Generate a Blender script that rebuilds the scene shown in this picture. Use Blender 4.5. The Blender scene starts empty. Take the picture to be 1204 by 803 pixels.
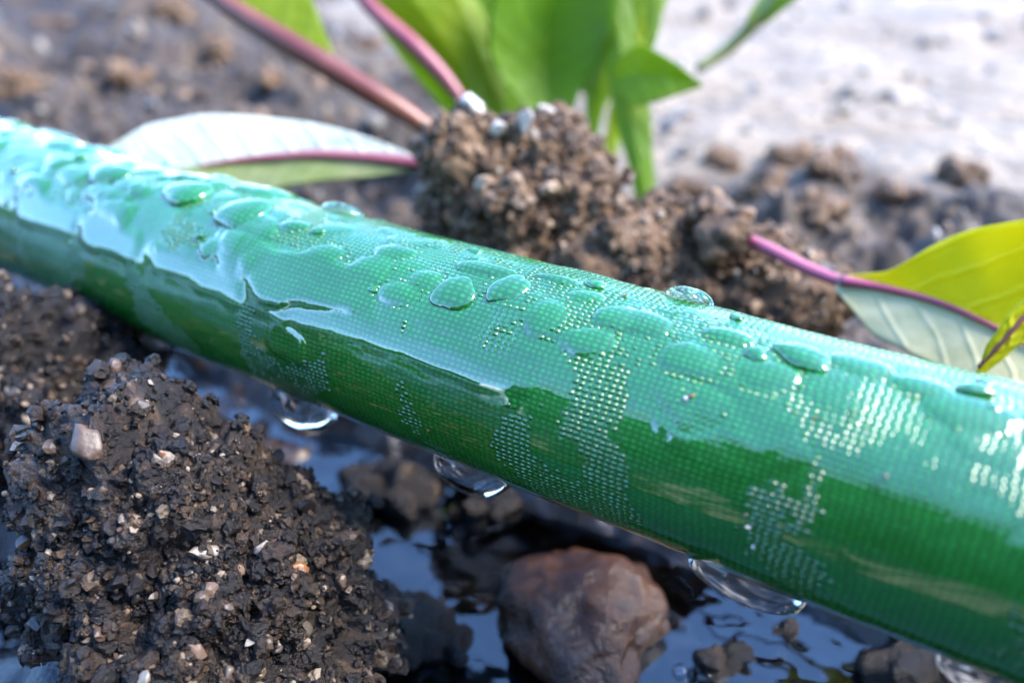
import bpy, bmesh, math, random
import numpy as np
from mathutils import Vector, Matrix

random.seed(7)
RNG = np.random.default_rng(11)
SC = bpy.context.scene
SC.unit_settings.system = 'METRIC'
SC.unit_settings.scale_length = 0.01          # one unit is one centimetre: this is a close-up
COL = SC.collection

# ------------------------------------------------------------------ camera
FPX, PITCH, CAM_H = 963.0, math.radians(30.0), 7.1     # focal length in photo pixels (1204 wide)
cam_d = bpy.data.cameras.new('camera')
cam = bpy.data.objects.new('camera', cam_d)
COL.objects.link(cam)
cam.location = (0, 0, CAM_H)
cam.rotation_euler = (math.pi / 2 - PITCH, 0, 0)
cam_d.sensor_width = 36.0
cam_d.lens = FPX / 1204 * 36.0
cam_d.clip_start = 0.1
cam_d.clip_end = 20000
cam_d.dof.use_dof = True
cam_d.dof.focus_distance = 7.5
cam_d.dof.aperture_fstop = 0.135              # a 2 mm aperture in a scene measured in centimetres
SC.camera = cam

# ------------------------------------------------------------------ sky, sun, exposure
SUN_EL, SUN_AZ = math.radians(50), math.radians(94)    # azimuth from +Y towards +X
W = bpy.data.worlds.new('World')
SC.world = W
W.use_nodes = True
wn = W.node_tree
wn.nodes.clear()
sky = wn.nodes.new('ShaderNodeTexSky')
sky.sky_type = 'NISHITA'
sky.sun_disc = False
sky.sun_elevation = SUN_EL
sky.sun_rotation = SUN_AZ
sky.air_density = 1.0
sky.dust_density = 0.0
sky.ozone_density = 9.0
bg = wn.nodes.new('ShaderNodeBackground')
bg.inputs['Strength'].default_value = 0.15
wo = wn.nodes.new('ShaderNodeOutputWorld')
wn.links.new(sky.outputs[0], bg.inputs['Color'])
wn.links.new(bg.outputs[0], wo.inputs['Surface'])

sun_d = bpy.data.lights.new('sun', 'SUN')
sun_d.energy = 1.4
sun_d.angle = math.radians(30)
sun_d.color = (1.0, 0.9, 0.75)
sun = bpy.data.objects.new('sun', sun_d)
COL.objects.link(sun)
sd = Vector((math.cos(SUN_EL) * math.sin(SUN_AZ), math.cos(SUN_EL) * math.cos(SUN_AZ), math.sin(SUN_EL)))
sun.rotation_euler = (-sd).to_track_quat('-Z', 'Y').to_euler()

SC.view_settings.view_transform = 'Standard'
SC.view_settings.look = 'None'
SC.view_settings.gamma = 1.0
SC.view_settings.exposure = 3.3
SC.view_settings.use_curve_mapping = False
SC.render.engine = 'CYCLES'
SC.cycles.use_denoising = True
SC.cycles.max_bounces = 10
SC.cycles.transmission_bounces = 8
SC.cycles.sample_clamp_indirect = 6.0

# ------------------------------------------------------------------ helpers
def pix(px, py, depth):
    """a point in the place, from a direction of sight and a distance"""
    xc = (px - 602) / FPX * depth
    yc = -(py - 401.5) / FPX * depth
    return np.array([xc, depth * math.cos(PITCH) + yc * math.sin(PITCH), CAM_H - depth * math.sin(PITCH) + yc * math.cos(PITCH)])

def proj(P):
    P = np.asarray(P, float)
    d = P - np.array([0, 0, CAM_H])
    zc = d[..., 1] * math.cos(PITCH) - d[..., 2] * math.sin(PITCH)
    yc = d[..., 1] * math.sin(PITCH) + d[..., 2] * math.cos(PITCH)
    return np.stack([602 + FPX * d[..., 0] / zc, 401.5 - FPX * yc / zc], -1), zc

def sstep(a, b, x):
    t = np.clip((x - a) / (b - a), 0, 1)
    return t * t * (3 - 2 * t)

def hash3(ix, iy, iz, seed=0):
    with np.errstate(over='ignore'):
        h = (ix.astype(np.int64) * 374761393 + iy.astype(np.int64) * 668265263 + iz.astype(np.int64) * 2147483647 + seed * 1274126177) & 0xffffffff
        h = ((h ^ (h >> 13)) * 1274126177) & 0xffffffff
        h = ((h ^ (h >> 16)) * 2246822519) & 0xffffffff
        h = h ^ (h >> 15)
    return (h & 0xffffff) / float(0xffffff)

def vnoise(P, seed=0):
    I = np.floor(P).astype(np.int64)
    F = P - I
    F = F * F * F * (F * (F * 6 - 15) + 10)
    r = 0
    for dx in (0, 1):
        wx = F[:, 0] if dx else 1 - F[:, 0]
        for dy in (0, 1):
            wy = F[:, 1] if dy else 1 - F[:, 1]
            for dz in (0, 1):
                wz = F[:, 2] if dz else 1 - F[:, 2]
                r = r + wx * wy * wz * hash3(I[:, 0] + dx, I[:, 1] + dy, I[:, 2] + dz, seed)
    return r * 2 - 1

def fbm(P, scale, octs=4, seed=0, gain=0.5):
    a, r, s = 1.0, 0.0, scale
    for o in range(octs):
        r = r + a * vnoise(P * s + 17.3 * o, seed + o)
        a *= gain
        s *= 2.03
    return r

def grains(P, size, seed=0):
    """distance to the nearest grain centre and that grain's random number"""
    Q = P / size
    I = np.floor(Q).astype(np.int64)
    best = np.full(len(P), 9.0)
    bid = np.zeros(len(P))
    for dx in (-1, 0, 1):
        for dy in (-1, 0, 1):
            for dz in (-1, 0, 1):
                cx, cy, cz = I[:, 0] + dx, I[:, 1] + dy, I[:, 2] + dz
                h = hash3(cx, cy, cz, seed)
                ox = cx + 0.15 + 0.7 * h
                oy = cy + 0.15 + 0.7 * hash3(cx, cy, cz, seed + 1)
                oz = cz + 0.15 + 0.7 * hash3(cx, cy, cz, seed + 2)
                d = (Q[:, 0] - ox) ** 2 + (Q[:, 1] - oy) ** 2 + (Q[:, 2] - oz) ** 2
                m = d < best
                best = np.where(m, d, best)
                bid = np.where(m, hash3(cx, cy, cz, seed + 3), bid)
    return np.sqrt(best), bid

def mesh_np(name, V, F, smooth=True):
    """V: (n,3); F: (m,3) or (m,4)"""
    me = bpy.data.meshes.new(name)
    V = np.ascontiguousarray(V, np.float32)
    F = np.ascontiguousarray(F, np.int32)
    k = F.shape[1]
    me.vertices.add(len(V))
    me.vertices.foreach_set('co', V.ravel())
    me.loops.add(F.size)
    me.loops.foreach_set('vertex_index', F.ravel())
    me.polygons.add(len(F))
    me.polygons.foreach_set('loop_start', np.arange(0, F.size, k, dtype=np.int32))
    me.polygons.foreach_set('loop_total', np.full(len(F), k, np.int32))
    me.update(calc_edges=True)
    me.validate()
    me.polygons.foreach_set('use_smooth', np.full(len(me.polygons), smooth, bool))
    return me

def attr(me, name, vals):
    a = me.attributes.new(name, 'FLOAT', 'POINT')
    a.data.foreach_set('value', np.ascontiguousarray(vals, np.float32))

def obj(name, me, mat=None, parent=None, label=None, cat=None, group=None, kind=None):
    o = bpy.data.objects.new(name, me)
    COL.objects.link(o)
    if mat is not None and me is not None and not me.materials:
        me.materials.append(mat)
    if parent is not None:
        o.parent = parent
    for k, v in (('label', label), ('category', cat), ('group', group), ('kind', kind)):
        if v:
            o[k] = v
    return o

def grid_faces(n, m, wrap=False):
    """quads of an n x m vertex grid (index i*m+j); wrap closes j"""
    i = np.arange(n - 1)[:, None]
    j = np.arange(m if wrap else m - 1)[None, :]
    j2 = (j + 1) % m
    return np.stack([i * m + j, (i + 1) * m + j, (i + 1) * m + j2, i * m + j2], -1).reshape(-1, 4)

_ico = {}
def ico(sub):
    if sub not in _ico:
        bm = bmesh.new()
        bmesh.ops.create_icosphere(bm, subdivisions=sub, radius=1.0)
        V = np.array([v.co[:] for v in bm.verts])
        F = np.array([[v.index for v in f.verts] for f in bm.faces])
        bm.free()
        _ico[sub] = (V, F)
    return _ico[sub]

# ------------------------------------------------------------------ materials
class NT:
    def __init__(self, name):
        self.mat = bpy.data.materials.new(name)
        self.mat.use_nodes = True
        self.t = self.mat.node_tree
        self.t.nodes.clear()
        self.out = self.n('ShaderNodeOutputMaterial')
    def n(self, kind, **kw):
        nd = self.t.nodes.new(kind)
        for k, v in kw.items():
            setattr(nd, k, v)
        return nd
    def put(self, sock, v):
        if isinstance(v, bpy.types.NodeSocket):
            self.t.links.new(v, sock)
        else:
            sock.default_value = v
    def m(self, op, a, b=0.0, c=0.0, clamp=False):
        nd = self.n('ShaderNodeMath', operation=op, use_clamp=clamp)
        self.put(nd.inputs[0], a); self.put(nd.inputs[1], b); self.put(nd.inputs[2], c)
        return nd.outputs[0]
    def rng(self, v, a, b, c=0.0, d=1.0, smooth=True):
        nd = self.n('ShaderNodeMapRange', interpolation_type='SMOOTHSTEP' if smooth else 'LINEAR')
        for i, q in enumerate((v, a, b, c, d)):
            self.put(nd.inputs[i], q)
        return nd.outputs[0]
    def mix(self, f, a, b):
        nd = self.n('ShaderNodeMix', data_type='RGBA')
        self.put(nd.inputs['Factor'], f)
        self.put(nd.inputs[6], a if isinstance(a, bpy.types.NodeSocket) else (*a, 1))
        self.put(nd.inputs[7], b if isinstance(b, bpy.types.NodeSocket) else (*b, 1))
        return nd.outputs[2]
    def ramp(self, f, stops, interp='LINEAR'):
        nd = self.n('ShaderNodeValToRGB')
        cr = nd.color_ramp
        cr.interpolation = interp
        while len(cr.elements) < len(stops):
            cr.elements.new(0.5)
        for e, (p, c) in zip(cr.elements, stops):
            e.position = p
            e.color = (*c, 1)
        self.put(nd.inputs[0], f)
        return nd.outputs[0]
    def attr(self, name):
        return self.n('ShaderNodeAttribute', attribute_name=name).outputs['Fac']
    def noise(self, scale, detail=3, rough=0.55, vec=None):
        nd = self.n('ShaderNodeTexNoise')
        nd.inputs['Scale'].default_value = scale
        nd.inputs['Detail'].default_value = detail
        nd.inputs['Roughness'].default_value = rough
        self.put(nd.inputs['Vector'], vec if vec is not None else self.pos())
        return nd.outputs['Fac']
    def pos(self):
        return self.n('ShaderNodeNewGeometry').outputs['Position']
    def bump(self, h, strength=1.0, dist=0.02, normal=None):
        nd = self.n('ShaderNodeBump')
        self.put(nd.inputs['Strength'], strength)
        self.put(nd.inputs['Distance'], dist)
        self.put(nd.inputs['Height'], h)
        if normal is not None:
            self.put(nd.inputs['Normal'], normal)
        return nd.outputs[0]
    def bsdf(self, **kw):
        nd = self.n('ShaderNodeBsdfPrincipled')
        for k, v in kw.items():
            k = k.replace('_', ' ')
            if k in ('Base Color', 'Specular Tint') and not isinstance(v, bpy.types.NodeSocket):
                v = (*v, 1)
            self.put(nd.inputs[k], v)
        return nd
    def done(self, shader):
        self.t.links.new(shader.outputs[0], self.out.inputs['Surface'])
        return self.mat

def soil_material(name, stops, rough=(0.06, 0.26), bump=0.9, spec=0.5, ior=1.45):
    t = NT(name)
    g = t.attr('gcol')
    n = t.noise(7.0, 4)
    n2 = t.noise(1.1, 3)
    f = t.m('ADD', g, t.m('MULTIPLY', t.m('SUBTRACT', n, 0.5), 0.35))
    f = t.m('ADD', f, t.m('MULTIPLY', t.m('SUBTRACT', n2, 0.5), 0.3), clamp=True)
    c = t.ramp(f, stops)
    r = t.rng(t.noise(3.5, 2), 0.35, 0.65, rough[0], rough[1])
    b = t.bump(t.noise(24.0, 4, 0.7), bump, 0.05)
    return t.done(t.bsdf(Base_Color=c, Roughness=r, Normal=b, Specular_IOR_Level=spec, IOR=ior))

WET = [(0.0, (0.0025, 0.0015, 0.0009)), (0.35, (0.0075, 0.0043, 0.0023)), (0.62, (0.023, 0.013, 0.0068)), (0.82, (0.058, 0.035, 0.019)), (0.95, (0.14, 0.098, 0.063)), (1.0, (0.24, 0.185, 0.13))]
DRY = [(0.0, (0.026, 0.014, 0.008)), (0.3, (0.088, 0.049, 0.025)), (0.6, (0.165, 0.098, 0.053)), (0.85, (0.25, 0.16, 0.095)), (1.0, (0.4, 0.3, 0.21))]
M_wet = soil_material('wet_soil', WET)
M_mud = soil_material('brown_mud', [(p, tuple(0.9 * q for q in c)) for p, c in WET], rough=(0.08, 0.3), bump=1.0, spec=0.45)
M_dry = soil_material('crumbly_soil', DRY, rough=(0.5, 0.85), bump=0.6, spec=0.35)

def ground_material():
    t = NT('ground_soil')
    g = t.attr('gcol')
    dry = t.attr('dry')
    n = t.noise(5.0, 4)
    n2 = t.noise(0.35, 3)
    f = t.m('ADD', g, t.m('MULTIPLY', t.m('SUBTRACT', n, 0.5), 0.4))
    f = t.m('ADD', f, t.m('MULTIPLY', t.m('SUBTRACT', n2, 0.5), 0.5), clamp=True)
    wet = t.ramp(f, WET)
    tilth = t.ramp(f, [(0.0, (0.007, 0.004, 0.0025)), (0.4, (0.026, 0.0155, 0.009)), (0.75, (0.075, 0.048, 0.029)), (1.0, (0.2, 0.15, 0.1))])
    sand = t.ramp(f, [(0.0, (0.085, 0.064, 0.044)), (0.3, (0.165, 0.122, 0.078)), (0.6, (0.235, 0.176, 0.115)), (1.0, (0.32, 0.246, 0.165))])
    c = t.mix(t.rng(dry, 0.0, 1.0), wet, tilth)
    c = t.mix(t.rng(dry, 1.0, 2.0), c, sand)
    r = t.rng(dry, 0.0, 1.0, 0.16, 0.8)
    b = t.bump(t.noise(22.0, 4, 0.65), 0.5, 0.03)
    return t.done(t.bsdf(Base_Color=c, Roughness=r, Normal=b, Specular_IOR_Level=0.6))
M_ground = ground_material()

def stone_material(name, c1, c2, rough, spec=0.5, coat=0.0):
    t = NT(name)
    oi = t.n('ShaderNodeObjectInfo').outputs['Random']
    n = t.noise(6.0, 5, 0.6)
    f = t.m('ADD', t.m('MULTIPLY', oi, 0.6), t.m('MULTIPLY', n, 0.6), clamp=True)
    c = t.mix(t.rng(f, 0.25, 0.85), c1, c2)
    b = t.bump(t.noise(26.0, 4, 0.6), 0.35, 0.02)
    return t.done(t.bsdf(Base_Color=c, Roughness=rough, Normal=b, Specular_IOR_Level=spec, Coat_Weight=coat, Coat_Roughness=0.06))
M_grain = stone_material('soil_grain', (0.006, 0.004, 0.0025), (0.085, 0.056, 0.035), 0.42)
M_grain_dry = stone_material('dry_grain', (0.04, 0.023, 0.013), (0.19, 0.12, 0.075), 0.7)
M_pale = stone_material('pale_stone', (0.11, 0.085, 0.062), (0.24, 0.2, 0.155), 0.5)
M_white = stone_material('white_grain', (0.3, 0.25, 0.2), (0.5, 0.45, 0.38), 0.5)
M_pink = stone_material('pink_stone', (0.05, 0.026, 0.015), (0.13, 0.078, 0.05), 0.5)
M_grey = stone_material('grey_stone', (0.06, 0.047, 0.034), (0.15, 0.122, 0.094), 0.4)
M_tan = stone_material('tan_stone', (0.03, 0.018, 0.011), (0.11, 0.068, 0.042), 0.45)
M_orange = stone_material('rusty_stone', (0.07, 0.024, 0.009), (0.18, 0.075, 0.024), 0.4)

def water_material(name, bump_scale=None, bump_d=0.0, ior=1.36, tint=(1, 1, 1)):
    t = NT(name)
    kw = {}
    if bump_scale:
        kw['Normal'] = t.bump(t.noise(bump_scale, 2), 1.0, bump_d)
    return t.done(t.bsdf(Base_Color=tint, Roughness=0.0, Transmission_Weight=1.0, IOR=ior, **kw))
M_drop = water_material('clear_water')
M_bead = water_material('bead_water', ior=1.22)
M_puddle = water_material('puddle_water', 1.3, 0.035, 1.6, (0.10, 0.13, 0.2))

# ------------------------------------------------------------------ the hose's course
HOSE_R = 1.1
def axis(t):
    t = np.asarray(t, float)
    y = 7.07086 - 0.610233 * t + 0.00669506 * t ** 2 - 3.42703e-4 * t ** 3
    z = 2.716964 - 0.00251195 * t - 0.00308197 * t ** 2
    return np.stack([t, y, z], -1)
def frame(t):
    T = (axis(np.asarray(t) + 1e-3) - axis(np.asarray(t) - 1e-3)) / 2e-3
    T /= np.linalg.norm(T, axis=-1, keepdims=True)
    S = np.cross(T, np.array([0, 0, 1.0]))
    S /= np.linalg.norm(S, axis=-1, keepdims=True)
    N = np.cross(S, T)
    return T, S, N
_tt = np.linspace(-26, 14, 4001)
_ss = np.concatenate([[0], np.cumsum(np.linalg.norm(np.diff(axis(_tt), axis=0), axis=1))])
_ss -= np.interp(0.0, _tt, _ss)
def s_of_t(t): return np.interp(t, _tt, _ss)
def t_of_s(s): return np.interp(s, _ss, _tt)
def hose_point(s, w, r):
    """point at arc length s, angle w (0 faces forward, pi/2 up), distance r from the axis"""
    t = t_of_s(s)
    T, S, N = frame(t)
    return axis(t) + np.asarray(r)[..., None] * (np.cos(w)[..., None] * S + np.sin(w)[..., None] * N)
_qs, _qw = np.meshgrid(np.linspace(s_of_t(-13), s_of_t(6), 700), np.linspace(-1.6, 2.4, 260), indexing='ij')
_qP = hose_point(_qs, _qw, np.full(_qs.shape, HOSE_R))
_qA = axis(t_of_s(_qs))
_qn = (_qP - _qA) / HOSE_R
_qv = ((np.array([0, 0, CAM_H]) - _qP) * _qn).sum(-1) > 0
_qpx, _qz = proj(_qP)
def on_hose(px, py):
    """where on the hose's skin a spot of the photograph lies: (arc length, angle)"""
    d = (_qpx[..., 0] - px) ** 2 + (_qpx[..., 1] - py) ** 2 + np.where(_qv, 0, 1e9)
    k = np.unravel_index(np.argmin(d), d.shape)
    return float(_qs[k]), float(_qw[k])
def axis_y(x): return axis(np.clip(x, -26, 14))[..., 1]

# ------------------------------------------------------------------ ground
WATER_Z = -0.8
def ground_base(x, y):
    """large forms of the ground: a wet furrow under the hose, a bank behind it"""
    d = (y - axis_y(x)) * 0.86
    h = -1.28 + 2.43 * sstep(0.9, 4.0, d)
    h = h + 2.0 * np.maximum(sstep(-4.5, -8, d), np.maximum(sstep(-6.5, -11, x), sstep(7.5, 12, x)) * sstep(2.5, 0.0, d))
    h = h + 2.0 * np.exp(-(((x + 7.6) / 2.2) ** 2 + ((y - 9.6) / 1.7) ** 2))
    h = h + 1.2 * np.exp(-(((x + 3.6) / 1.7) ** 2 + ((y - 5.6) / 1.6) ** 2))
    h = h + 0.62 * np.exp(-(((x - 5.0) / 0.9) ** 2 + ((y - 6.3) / 0.7) ** 2))
    h = h + 0.2 * np.exp(-(((x + 1.1) / 1.2) ** 2 + ((y - 9.0) / 1.1) ** 2))
    h = h - 0.3 * np.exp(-(((x - 1.4) / 2.6) ** 2 + ((y - 6.6) / 1.0) ** 2))
    h = h + 0.5 * np.exp(-(((x + 5.6) / 1.2) ** 2 + ((y - 5.6) / 1.4) ** 2))
    h = h + 1.2 * np.exp(-(((x + 5.0) / 1.1) ** 2 + ((y - 9.7) / 0.9) ** 2))
    h = h + 1.1 * sstep(14, 60, y)
    return h
def dryness(x, y):
    P = np.stack([x, y, np.zeros_like(x)], -1)
    d = (y - axis_y(x)) * 0.86
    a = sstep(2.4, 4.8, d + 0.8 * fbm(P, 0.4, 3, 31))
    b = sstep(-2.5, 3.5, x * 0.9 + (y - 18.5) * 0.33 + 2.2 * fbm(P, 0.16, 3, 41)) * sstep(14.0, 19.5, y + 2.0 * fbm(P, 0.3, 3, 47))
    return a + b
def graded(lo, hi, step, far, grow=1.12):
    c = list(np.arange(lo, hi, step))
    s = step
    while c[-1] < far:
        s *= grow
        c.append(c[-1] + s)
    s = step
    f = []
    v = lo
    while v > -far:
        s *= grow
        v -= s
        f.append(v)
    return np.array(f[::-1] + c)
gx = graded(-15, 14, 0.074, 4000)
gy = graded(3.6, 25, 0.074, 4000, 1.04)
GX, GY = np.meshgrid(gx, gy, indexing='ij')
gxf, gyf = GX.ravel(), GY.ravel()
dryv = dryness(gxf, gyf)
P2 = np.stack([gxf, gyf, np.zeros_like(gxf)], -1)
near = (np.abs(gxf) < 45) & (gyf > -5) & (gyf < 90)
H = ground_base(gxf, gyf)
gcol = np.full(len(H), 0.4)
Pn = P2[near]
rough_amt = (1.0 - 0.55 * sstep(1.0, 1.8, dryv[near])) * (1 - 0.45 * np.exp(-(((Pn[:, 0] - 1.6) / 2.8) ** 2 + ((Pn[:, 1] - 6.6) / 1.5) ** 2)))
lump = fbm(Pn, 0.55, 4, 3)
rough_amt = rough_amt * (1 + 1.1 * sstep(10.5, 14, Pn[:, 1]) * sstep(1.6, 0.9, dryv[near]))
H[near] += 0.30 * lump * rough_amt + 0.5 * fbm(Pn, 0.11, 2, 9) * sstep(9, 16, Pn[:, 1])
Pw = np.stack([Pn[:, 0], Pn[:, 1], H[near]], -1) + 0.08 * np.stack([vnoise(Pn * 3, 61), vnoise(Pn * 3, 62), vnoise(Pn * 3, 63)], -1)
d1, id1 = grains(Pw, 0.62, 71)
d2, id2 = grains(Pw, 0.24, 75)
H[near] += (0.26 * np.clip(0.75 - d1, 0, 1) * (0.2 + 1.4 * id1 ** 2) + 0.16 * np.clip(0.7 - d2, 0, 1) * (0.2 + id2)) * rough_amt
gcol[near] = np.clip(0.1 + 0.45 * id2 ** 1.6 + 0.3 * id1 ** 3 + 0.12 * lump + 0.15 * sstep(0.45, 0.95, id2 * (1 - d2)), 0, 1)
me = mesh_np('ground', np.stack([gxf, gyf, H], -1), grid_faces(len(gx), len(gy)))
attr(me, 'gcol', gcol)
attr(me, 'dry', dryv)
ground = obj('ground', me, M_ground, label='dark wet garden soil rising to pale dry sand', cat='ground', kind='structure')
_gz = H.reshape(len(gx), len(gy))
def ground_z(x, y):
    i = int(np.clip(np.searchsorted(gx, x), 1, len(gx) - 1))
    j = int(np.clip(np.searchsorted(gy, y), 1, len(gy) - 1))
    return float(_gz[i, j])

# the puddle in the furrow
wx = np.linspace(-14, 15, 60)
wy = np.linspace(-6, 13, 40)
WX, WY = np.meshgrid(wx, wy, indexing='ij')
me = mesh_np('puddle', np.stack([WX.ravel(), WY.ravel(), np.full(WX.size, WATER_Z)], -1), grid_faces(len(wx), len(wy)))
obj('puddle_water', me, M_puddle, label='shallow blue puddle under the green hose', cat='puddle', kind='structure')

# unseen walls added so the wet hose mirrors a dark backdrop instead of sky
def box(V0, V1):
    x0, y0, z0 = V0
    x1, y1, z1 = V1
    V = np.array([(x, y, z) for z in (z0, z1) for y in (y0, y1) for x in (x0, x1)], float)
    F = np.array([(0, 2, 3, 1), (4, 5, 7, 6), (0, 1, 5, 4), (2, 6, 7, 3), (0, 4, 6, 2), (1, 3, 7, 5)])
    return V, F
t = NT('dark_block')
M_block = t.done(t.bsdf(Base_Color=(0.035, 0.03, 0.022), Roughness=0.7))
t = NT('pale_band')
M_band = t.done(t.bsdf(Base_Color=(0.62, 0.74, 0.82), Roughness=0.5))
back_blocker = obj('sky_block_wall', mesh_np('sky_block_wall', *box((-380, -270, -5), (500, -250, 180), ), smooth=False), M_block, label='added dark wall out of view, blocks sky in the hose reflection', cat='wall', kind='structure')
t = NT('low_block')
M_low_block = t.done(t.bsdf(Base_Color=(0.02, 0.018, 0.014), Roughness=0.7))
obj('low_block_wall', mesh_np('low_block_wall', *box((-420, -240, -5), (-400, 420, 52)), smooth=False), M_low_block, label='added low dark wall out of view, darkens the hose reflection at left', cat='wall', kind='structure')  # added outside the view to darken low reflections at the hose's left end
obj('reflected_band', mesh_np('reflected_band', *box((-390, -252, 181), (510, -240, 245)), smooth=False), M_band, back_blocker)  # added pale reflector, mirrored as a bright strip along the hose

# ------------------------------------------------------------------ the hose
def film_shape(S, Wa):
    """water film on the skin: height (cm), wetness 0..1, how far the weave shows in its surface 0..1"""
    shp = S.shape
    P = np.stack([S.ravel(), Wa.ravel() * HOSE_R, np.zeros(S.size)], -1)
    n1 = fbm(P * np.array([1.0, 1.6, 1]), 1.3, 3, 201).reshape(shp)
    n2 = fbm(P, 3.1, 3, 207).reshape(shp)
    wet = np.ones(shp)
    tex = np.zeros(shp)
    hgt = 0.006 * n1
    # dry patches, where only the bare weave glints: (x, y, radius px along, radius px across, strength)
    def dist(px, py):
        s, w = on_hose(px, py)
        return S - s, (Wa - w) * HOSE_R
    def stroke(pts, rad, grow=1.0, amount=1.0, edge=0.20, rag=0.10):
        """wetness is taken away along a stroke drawn on the skin"""
        q = [on_hose(*p) for p in pts]
        best = np.full(shp, 9.0)
        for (s0, w0), (s1, w1), r0, r1 in zip(q[:-1], q[1:], rad[:-1], rad[1:]):
            ax, ay = s1 - s0, (w1 - w0) * HOSE_R
            L = ax * ax + ay * ay + 1e-9
            u = np.clip(((S - s0) * ax + (Wa - w0) * HOSE_R * ay) / L, 0, 1)
            d = np.hypot(S - s0 - u * ax, (Wa - w0) * HOSE_R - u * ay) - (r0 + (r1 - r0) * u) * grow
            best = np.minimum(best, d)
        best = best + rag * n2 + 0.05 * n1
        return amount * (1 - sstep(-edge, edge * 0.6, best)), best
    dry = np.zeros(shp)
    for pts, rad, am in DRY_STROKES:
        a, _ = stroke(pts, rad, 1.35, amount=am)
        dry = np.maximum(dry, a)
    wet = wet * (1 - dry)
    # upper side: thin broken film that follows the weave, with merged low domes of water
    up = sstep(0.5, 0.95, Wa + 0.12 * n1)
    tex = np.maximum(tex, up * np.clip(0.7 + 0.5 * n2, 0, 1) * sstep(-6.5, -2.0, S))
    wet = np.minimum(wet, 1 - (0.35 + 0.65 * sstep(3.2, 0.6, S)) * up * np.clip(0.24 + 0.55 * n1 + 0.35 * n2, 0, 0.75))
    far = sstep(-0.2, -4.5, S)
    amt = (far + (1 - far) * 0.28) * sstep(0.2, 0.75, Wa + 0.1 * n1)
    for size, amp, sd in ((0.62, 0.13, 301), (0.34, 0.035, 331)):
        jit = 0.2 * size * np.stack([n2.ravel(), n1.ravel(), 0 * n1.ravel()], -1)
        c1, i1 = grains(P * np.array([0.75, 1.15, 1]) + jit, size, sd)
        c1, i1 = c1.reshape(shp), i1.reshape(shp)
        rr = np.clip(0.30 + 0.32 * i1, 0, 1)
        dome = np.sqrt(np.clip(1 - (c1 / rr) ** 2, 0, 1)) * (i1 > 0.25)
        hgt = hgt + amt * amp * dome * rr
        ins = sstep(0.05, 0.3, dome) * np.minimum(1, amt * 1.6)
        wet = np.maximum(wet, ins)
        tex = tex * (1 - 0.75 * ins)
    for (px, py, da, db, dh, rot) in DOMES:
        ds, dv = dist(px, py)
        x_ = (ds * math.cos(rot) + dv * math.sin(rot)) / da
        y_ = (-ds * math.sin(rot) + dv * math.cos(rot)) / db
        q_ = np.sqrt(x_ ** 2 + y_ ** 2) * (1 + 0.22 * n2 + 0.12 * n1)
        dome = np.clip(1 - q_ ** 2.2, 0, 1) ** 0.55
        hgt = np.maximum(hgt, 0.75 * dh * dome)
        ins = sstep(0.02, 0.3, dome)
        wet = np.maximum(wet, ins)
        tex = tex * (1 - 0.85 * ins)
        ring = sstep(0.25, 0.0, np.abs(q_ - 1.15))
        wet = wet * (1 - 0.55 * ring * (1 - ins))
    for pts, rad, h in POOLS:
        a, dd = stroke(pts, rad, 1.15, edge=0.10, rag=0.025)
        q = sorted(on_hose(*p) for p in pts)
        dw = np.clip(Wa - np.interp(S, [e[0] for e in q], [e[1] for e in q]), -0.5, 0.5)
        level = h * 0.45 + HOSE_R * (1 / np.cos(dw) - 1) - POOL_TILT * dw * HOSE_R     # still water lies flat across the round hose
        hgt = hgt * (1 - a) + a * level
        wet = np.maximum(wet, a)
        tex = tex * (1 - 0.9 * a)
    return hgt, np.clip(wet, 0, 1), np.clip(tex, 0, 1)

DRY_STROKES = [
    ([(152, 318), (160, 345), (178, 372), (205, 395)], [0.10, 0.16, 0.30, 0.26], 1.0),
    ([(88, 285), (86, 330)], [0.06, 0.05], 0.9),
    ([(28, 262), (26, 305)], [0.07, 0.06], 0.9),
    ([(292, 372), (292, 410), (320, 445), (350, 460)], [0.04, 0.10, 0.24, 0.26], 1.0),
    ([(382, 420), (368, 450), (340, 462)], [0.05, 0.12, 0.15], 1.0),
    ([(478, 385), (474, 425), (474, 470), (490, 505)], [0.06, 0.06, 0.06, 0.10], 1.0),
    ([(610, 500), (606, 530), (640, 570), (690, 590), (735, 600)], [0.14, 0.18, 0.22, 0.2, 0.1], 1.0),
    ([(640, 480), (690, 500), (712, 540), (715, 575)], [0.08, 0.12, 0.14, 0.2], 1.0),
    ([(682, 425), (680, 455), (672, 470)], [0.06, 0.1, 0.06], 1.0),
    ([(722, 430), (712, 465), (720, 480)], [0.12, 0.12, 0.03], 1.0),
    ([(900, 585), (910, 640), (935, 680)], [0.16, 0.26, 0.22], 0.95),
    ([(895, 580), (950, 590), (962, 540)], [0.1, 0.1, 0.04], 0.8),
    ([(1190, 700), (1203, 760)], [0.1, 0.16], 0.7),
]
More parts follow.
